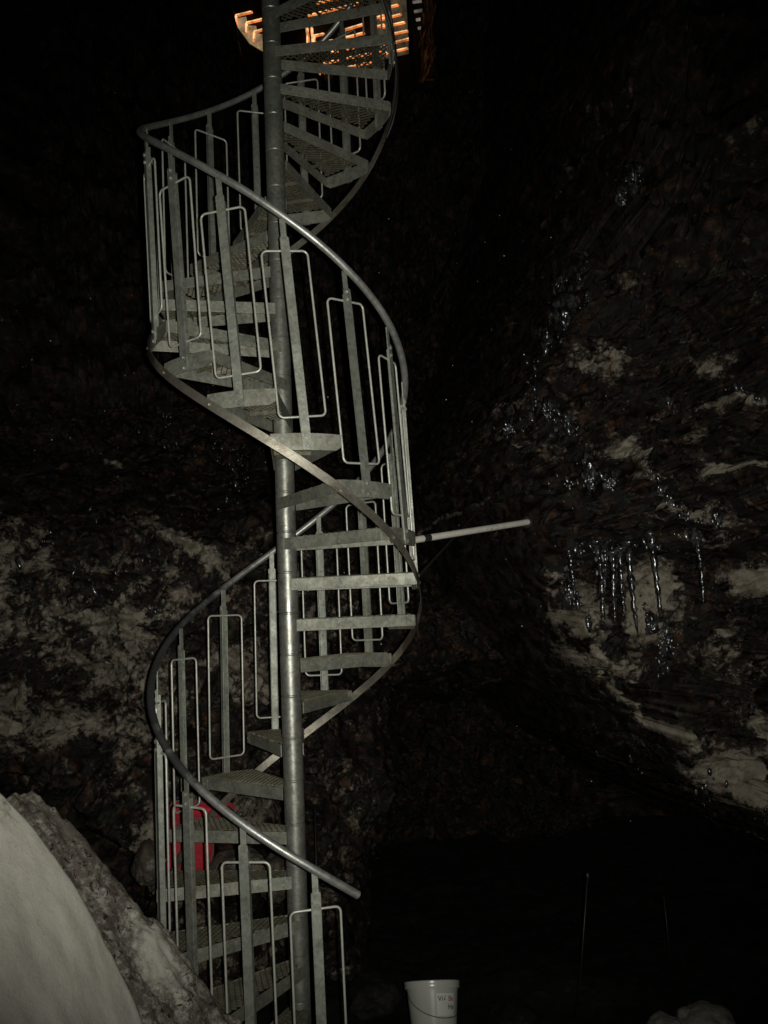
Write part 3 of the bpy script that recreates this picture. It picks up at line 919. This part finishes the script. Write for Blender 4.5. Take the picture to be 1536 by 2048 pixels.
soft('pocket', (0.055, 0.035, 0.115), (0.045, -0.02, 0.125), 5, bag, amp=.15)
soft('pocket', (0.048, 0.032, 0.13), (-0.095, -0.01, 0.10), 7, bag, amp=.15, rot=(0, 0.18, 0))
soft('top_flap', (0.155, 0.075, 0.045), (0.03, 0.03, 0.375), 9, bag, amp=.2, rot=(0, 0.10, 0))
bm = bmesh.new()
add_tube(bm, [(0.10, -.02, .37), (0.16, -.03, .40), (0.22, -.02, .40), (0.25, .0, .37)], 0.012, n=8)
link('strap', bm_mesh('strap', bm, True), M_RED, bag)

# ------------------------------------------------------------------ white bucket
M_PLASTIC = simple('white_plastic', (0.46, 0.46, 0.42), 0.25, 0, 0.05, 9, 0.02)
M_LABEL = simple('paper_label', (0.62, 0.63, 0.58), 0.55, 0, 0.05, 20, 0.0)
M_INKB = simple('black_ink', (0.09, 0.09, 0.08), 0.6, 0, 0.1, 20, 0)
M_INKR = simple('red_ink', (0.26, 0.10, 0.09), 0.6, 0, 0.1, 20, 0)
bucket = empty('bucket', (0.70, 0.50, GROUND_Z + 0.105))
bucket.rotation_euler = (math.radians(-23), math.radians(3), 0)
tag(bucket, 'white plastic bucket with wire handle and printed paper label on the dark ground', 'bucket')
bm = bmesh.new()
prof = [(0.0, 0.004), (0.112, 0.0), (0.115, 0.004)]
prof += [(0.115 + 0.027 * t, 0.004 + 0.262 * t) for t in (.2, .4, .6, .8, .9)]
prof += [(0.1415, 0.25), (0.1385, 0.25), (0.138, 0.245), (0.112, 0.012), (0.0, 0.010)]
add_lathe(bm, prof, n=64)
link('body', bm_mesh('bucket_body', bm, True, 40), M_PLASTIC, bucket)
bm = bmesh.new()
add_lathe(bm, [(0.1405, 0.232), (0.1475, 0.232), (0.149, 0.238), (0.149, 0.262), (0.146, 0.268), (0.140, 0.268), (0.139, 0.262)], n=64)
rim = link('rim', bm_mesh('bucket_rim', bm, True, 40), M_PLASTIC, bucket)
bm = bmesh.new()
add_lathe(bm, [(0.0, 0.262), (0.12, 0.262), (0.126, 0.266), (0.1455, 0.2695), (0.1505, 0.266), (0.1505, 0.256)], n=64)
link('lid', bm_mesh('bucket_lid', bm, True, 40), M_PLASTIC, bucket)
bm = bmesh.new()
hp = []
for i in range(25):
    a = math.pi * i / 24
    yv = -0.155 * math.sin(a); xv = -0.15 * math.cos(a)
    hp.append((xv * .98 + 0.01, yv - 0.003, 0.225 - 0.11 * math.sin(a)**.8 - 0.02 * (1 - math.cos(a))))
add_tube(bm, hp, 0.0018, n=6)
link('handle', bm_mesh('bucket_handle', bm, True), M_BLACK, bucket)
def wrap(me, R=0.1335, z0=0.155, a0=-1.16):
    for v in me.vertices:
        z = z0 + v.co.y
        r = 0.115 + 0.027 * (z - .004) / .262 + 0.0012 + v.co.z
        a = a0 + v.co.x / R
        v.co = Vector((r * math.cos(a), r * math.sin(a), z))
bm = bmesh.new()
bmesh.ops.create_grid(bm, x_segments=14, y_segments=4, size=1)
bmesh.ops.scale(bm, vec=(0.055, 0.052, 1), verts=bm.verts)
lm = bm_mesh('label', bm, True); wrap(lm)
lab = link('label', lm, M_LABEL, bucket)
def text(body, x, y, size, mat):
    cu = bpy.data.curves.new('lettering', 'FONT')
    cu.body = body; cu.size = size; cu.offset = 0.0006
    ob = bpy.data.objects.new('tmp', cu); COL.objects.link(ob)
    dg = bpy.context.evaluated_depsgraph_get()
    me = bpy.data.meshes.new_from_object(ob.evaluated_get(dg))
    bpy.data.objects.remove(ob)
    for v in me.vertices: v.co = Vector((v.co.x + x, v.co.y + y, 0.0012))
    wrap(me)
    me.materials.clear()
    return link('lettering', me, mat, lab)
text('Við', -0.048, 0.016, 0.034, M_INKB)
text('Be', 0.012, 0.016, 0.034, M_INKR)
text('He', 0.010, -0.022, 0.034, M_INKB)

# ------------------------------------------------------------------ stakes
M_STAKE = simple('weathered_rod', (0.018, 0.021, 0.018), 0.45, 0.3)
def stake(a, b, r, tip, label):
    bm = bmesh.new()
    a = Vector(a); b = Vector(b)
    add_tube(bm, [Vector((0, 0, 0)), (b - a) * .5 + Vector((0.004, 0, 0)), b - a], [r, r, r * .9], n=8)
    if tip:
        bmesh.ops.create_icosphere(bm, subdivisions=2, radius=tip, matrix=Matrix.Translation(b - a) @ Matrix.Diagonal((.8, .8, 1.5, 1)))
    o = link('stake', bm_mesh('stake', bm, True), M_STAKE)
    o.location = a
    return tag(o, label, 'stake', 'thin rods standing in the ground')
stake((1.555, 0.79, -3.08), (1.683, 0.79, -2.28), 0.0055, 0.015, 'thin leaning rod with a knob on top in the dark hollow at the right')
stake((2.31, 1.2, -3.08), (2.30, 1.2, -2.56), 0.004, 0, 'faint upright rod to the right of the knobbed one')
stake((0.105, 1.2, -3.05), (0.124, 1.2, -1.88), 0.0045, 0, 'thin rod standing upright behind the column')

# ------------------------------------------------------------------ lit building above the rim
def emis(name, c, s):
    N = Nodes(name)
    N.set('Base Color', (0.02, 0.02, 0.02))
    n = N.ramp(N.noise(5, 5, .7), [(0.35, tuple(x * .25 for x in c)), (0.65, c)])
    N.set('Emission Color', n); N.set('Emission Strength', s)
    return N.m
M_WALLD = simple('dark_timber', (0.02, 0.017, 0.014), 0.9)
M_EDGE = emis('light_strip_glow', (1.0, 0.25, 0.05), 1.2)
M_CORE = emis('light_strip_core', (1.0, 0.62, 0.30), 1.6)
M_PANE = emis('lit_pane', (0.80, 0.52, 0.27), 0.50)
M_DIM = emis('dim_lit_wall', (0.20, 0.15, 0.085), 0.35)
M_WHT = emis('dim_white_strip', (0.5, 0.42, 0.33), 0.45)
BPH = math.radians(-22)
bld = empty('lit_building', (1.569, 12.0, 10.968), BPH)
tag(bld, 'building above the rim of the shaft with orange-lit horizontal strips and windows', 'building')
def bbox(name, mat, x0, x1, z0, z1, y0, y1, parent=bld, bev=0.0):
    bm = bmesh.new()
    add_box(bm, Matrix.Translation(((x0 + x1) / 2, (y0 + y1) / 2, (z0 + z1) / 2)), x1 - x0, y1 - y0, z1 - z0, bev)
    return link(name, bm_mesh(name, bm), mat, parent)
bbox('wall', M_WALLD, -3.4, 3.2, -6.0, 3.0, 0.12, 3.0)
def strip(x0, z0, x1, z1, mat=M_EDGE, h=0.024, core=True):
    bm = bmesh.new()
    add_bar(bm, (x0, 0.05, z0), (x1, 0.05, z1), 0.06, h, 0.006)
    s = link('light_strip', bm_mesh('light_strip', bm), mat, bld)
    if core:
        bm = bmesh.new()
        add_bar(bm, (x0 + .02, 0.035, z0), (x1 - .02, 0.035, z1), 0.06, h * .6, 0.003)
        link('tube', bm_mesh('tube', bm), M_CORE, s)
# left stepped windows
for (x0, z0, x1, z1) in ((-2.508, .939, -2.121, .936), (-2.275, .714, -1.80, .715), (-2.111, .474, -1.75, .485)):
    strip(x0, z0, x1, z1); strip(x0, z0 - .02, x0 + .03, z0 - .21, h=.05)
w = bbox('window', M_WALLD, -2.56, -1.6, -0.6, .90, 0.085, 0.115)
bm = bmesh.new()
add_prism(bm, [(-2.52, .90), (-2.48, .70), (-2.22, .27), (-1.93, .03), (-1.75, .03), (-1.80, .33), (-2.03, .45), (-2.06, .62), (-2.25, .68), (-2.28, .88)], 0.02, Matrix(((1, 0, 0, 0), (0, 0, -1, .083), (0, 1, 0, 0), (0, 0, 0, 1))))
link('pane', bm_mesh('pane', bm), M_PANE, w)
# middle windows seen through the treads
for (x0, z0, x1, z1) in ((-.932, .285, -.901, -.051), (-.835, .262, -.794, -.097), (-.789, .054, -.772, -.081), (-.16, .05, -.12, -.10), (.44, .13, .46, -.07)):
    strip(x0, z0, x1, z1, h=.05)
for (x0, z0, x1, z1) in ((-.809, .081, -.551, .075), (-.146, .056, .277, .086), (-.11, -.115, .29, -.10), (-.472, -.107, -.354, -.112), (-.9, .55, .2, .56), (-.7, .78, .3, .78), (-.45, -.36, .6, -.36), (-.6, -.56, .62, -.57), (-.7, -.76, .5, -.76), (.52, .16, .72, .17), (.52, -.03, .72, -.03)):
    strip(x0, z0, x1, z1)
# right: louvres with a dim wall between
bbox('lit_wall', M_DIM, .55, 1.16, -.70, .48, 0.07, 0.118)
for (x0, z0, x1, z1) in ((.62, .52, 1.0, .53), (.62, .315, 1.013, .327), (.62, .10, 1.065, .111), (.62, -.071, 1.128, -.074), (.62, -.261, 1.18, -.267), (.62, -.461, 1.242, -.44), (.62, -.639, 1.162, -.633)):
    strip(x0, z0, x1, z1)
bbox('corner_post', M_WALLD, 1.22, 1.28, -3, 3, -0.12, 0.02)
for (x0, z0, x1, z1) in ((1.30, .317, 1.48, .299), (1.32, .11, 1.582, .103), (1.35, -.072, 1.52, -.079), (1.38, -.26, 1.5, -.262)):
    strip(x0, z0, x1, z1, M_WHT, .03, False)

# ------------------------------------------------------------------ camera, light, world
cam = bpy.data.cameras.new('camera')
co = bpy.data.objects.new('camera', cam); COL.objects.link(co)
cam.sensor_fit = 'VERTICAL'; cam.sensor_height = 36.0; cam.lens = 36.0 * 1767.44 / 2048
cam.clip_start = 0.05; cam.clip_end = 400
YAW, PIT, ROL = 0.111517, 0.116755, -0.042891
fw = Vector((math.sin(YAW) * math.cos(PIT), math.cos(YAW) * math.cos(PIT), math.sin(PIT)))
rt = Vector((math.cos(YAW), -math.sin(YAW), 0)); upv = rt.cross(fw)
r2 = rt * math.cos(ROL) + upv * math.sin(ROL); u2 = -rt * math.sin(ROL) + upv * math.cos(ROL)
m = Matrix((r2, u2, -fw)).transposed().to_4x4()
m.translation = Vector((0, -4.414, -0.7267))
co.matrix_world = m
SC.camera = co

# the photographer's flash beside the lens is the lamp that lights the place
fl = bpy.data.lights.new('camera_flash', 'SPOT')
fl.energy = 540; fl.shadow_soft_size = 0.012; fl.spot_size = math.radians(81); fl.spot_blend = 1.0
fl.color = (1.0, 0.995, 0.90)
fo = bpy.data.objects.new('camera_flash', fl); COL.objects.link(fo)
m2 = m.copy(); m2.translation = m.translation + r2 * 0.055 + u2 * 0.012 + fw * 0.01
fo.matrix_world = m2

w = bpy.data.worlds.new('World'); SC.world = w; w.use_nodes = True
nt = w.node_tree
sky = nt.nodes.new('ShaderNodeTexSky'); sky.sky_type = 'NISHITA'; sky.sun_disc = False
sky.sun_elevation = math.radians(-8); sky.sun_rotation = math.radians(200)
bg = nt.nodes['Background']; bg.inputs['Strength'].default_value = 0.05
nt.links.new(sky.outputs[0], bg.inputs['Color'])

SC.render.engine = 'CYCLES'
SC.cycles.use_denoising = True
SC.cycles.denoiser = 'OPENIMAGEDENOISE'
SC.cycles.denoising_input_passes = 'RGB_ALBEDO_NORMAL'
SC.cycles.max_bounces = 6
SC.cycles.sample_clamp_indirect = 2.0
SC.view_settings.view_transform = 'Standard'
SC.view_settings.look = 'None'
SC.view_settings.gamma = 1.0
SC.view_settings.exposure = 0.0
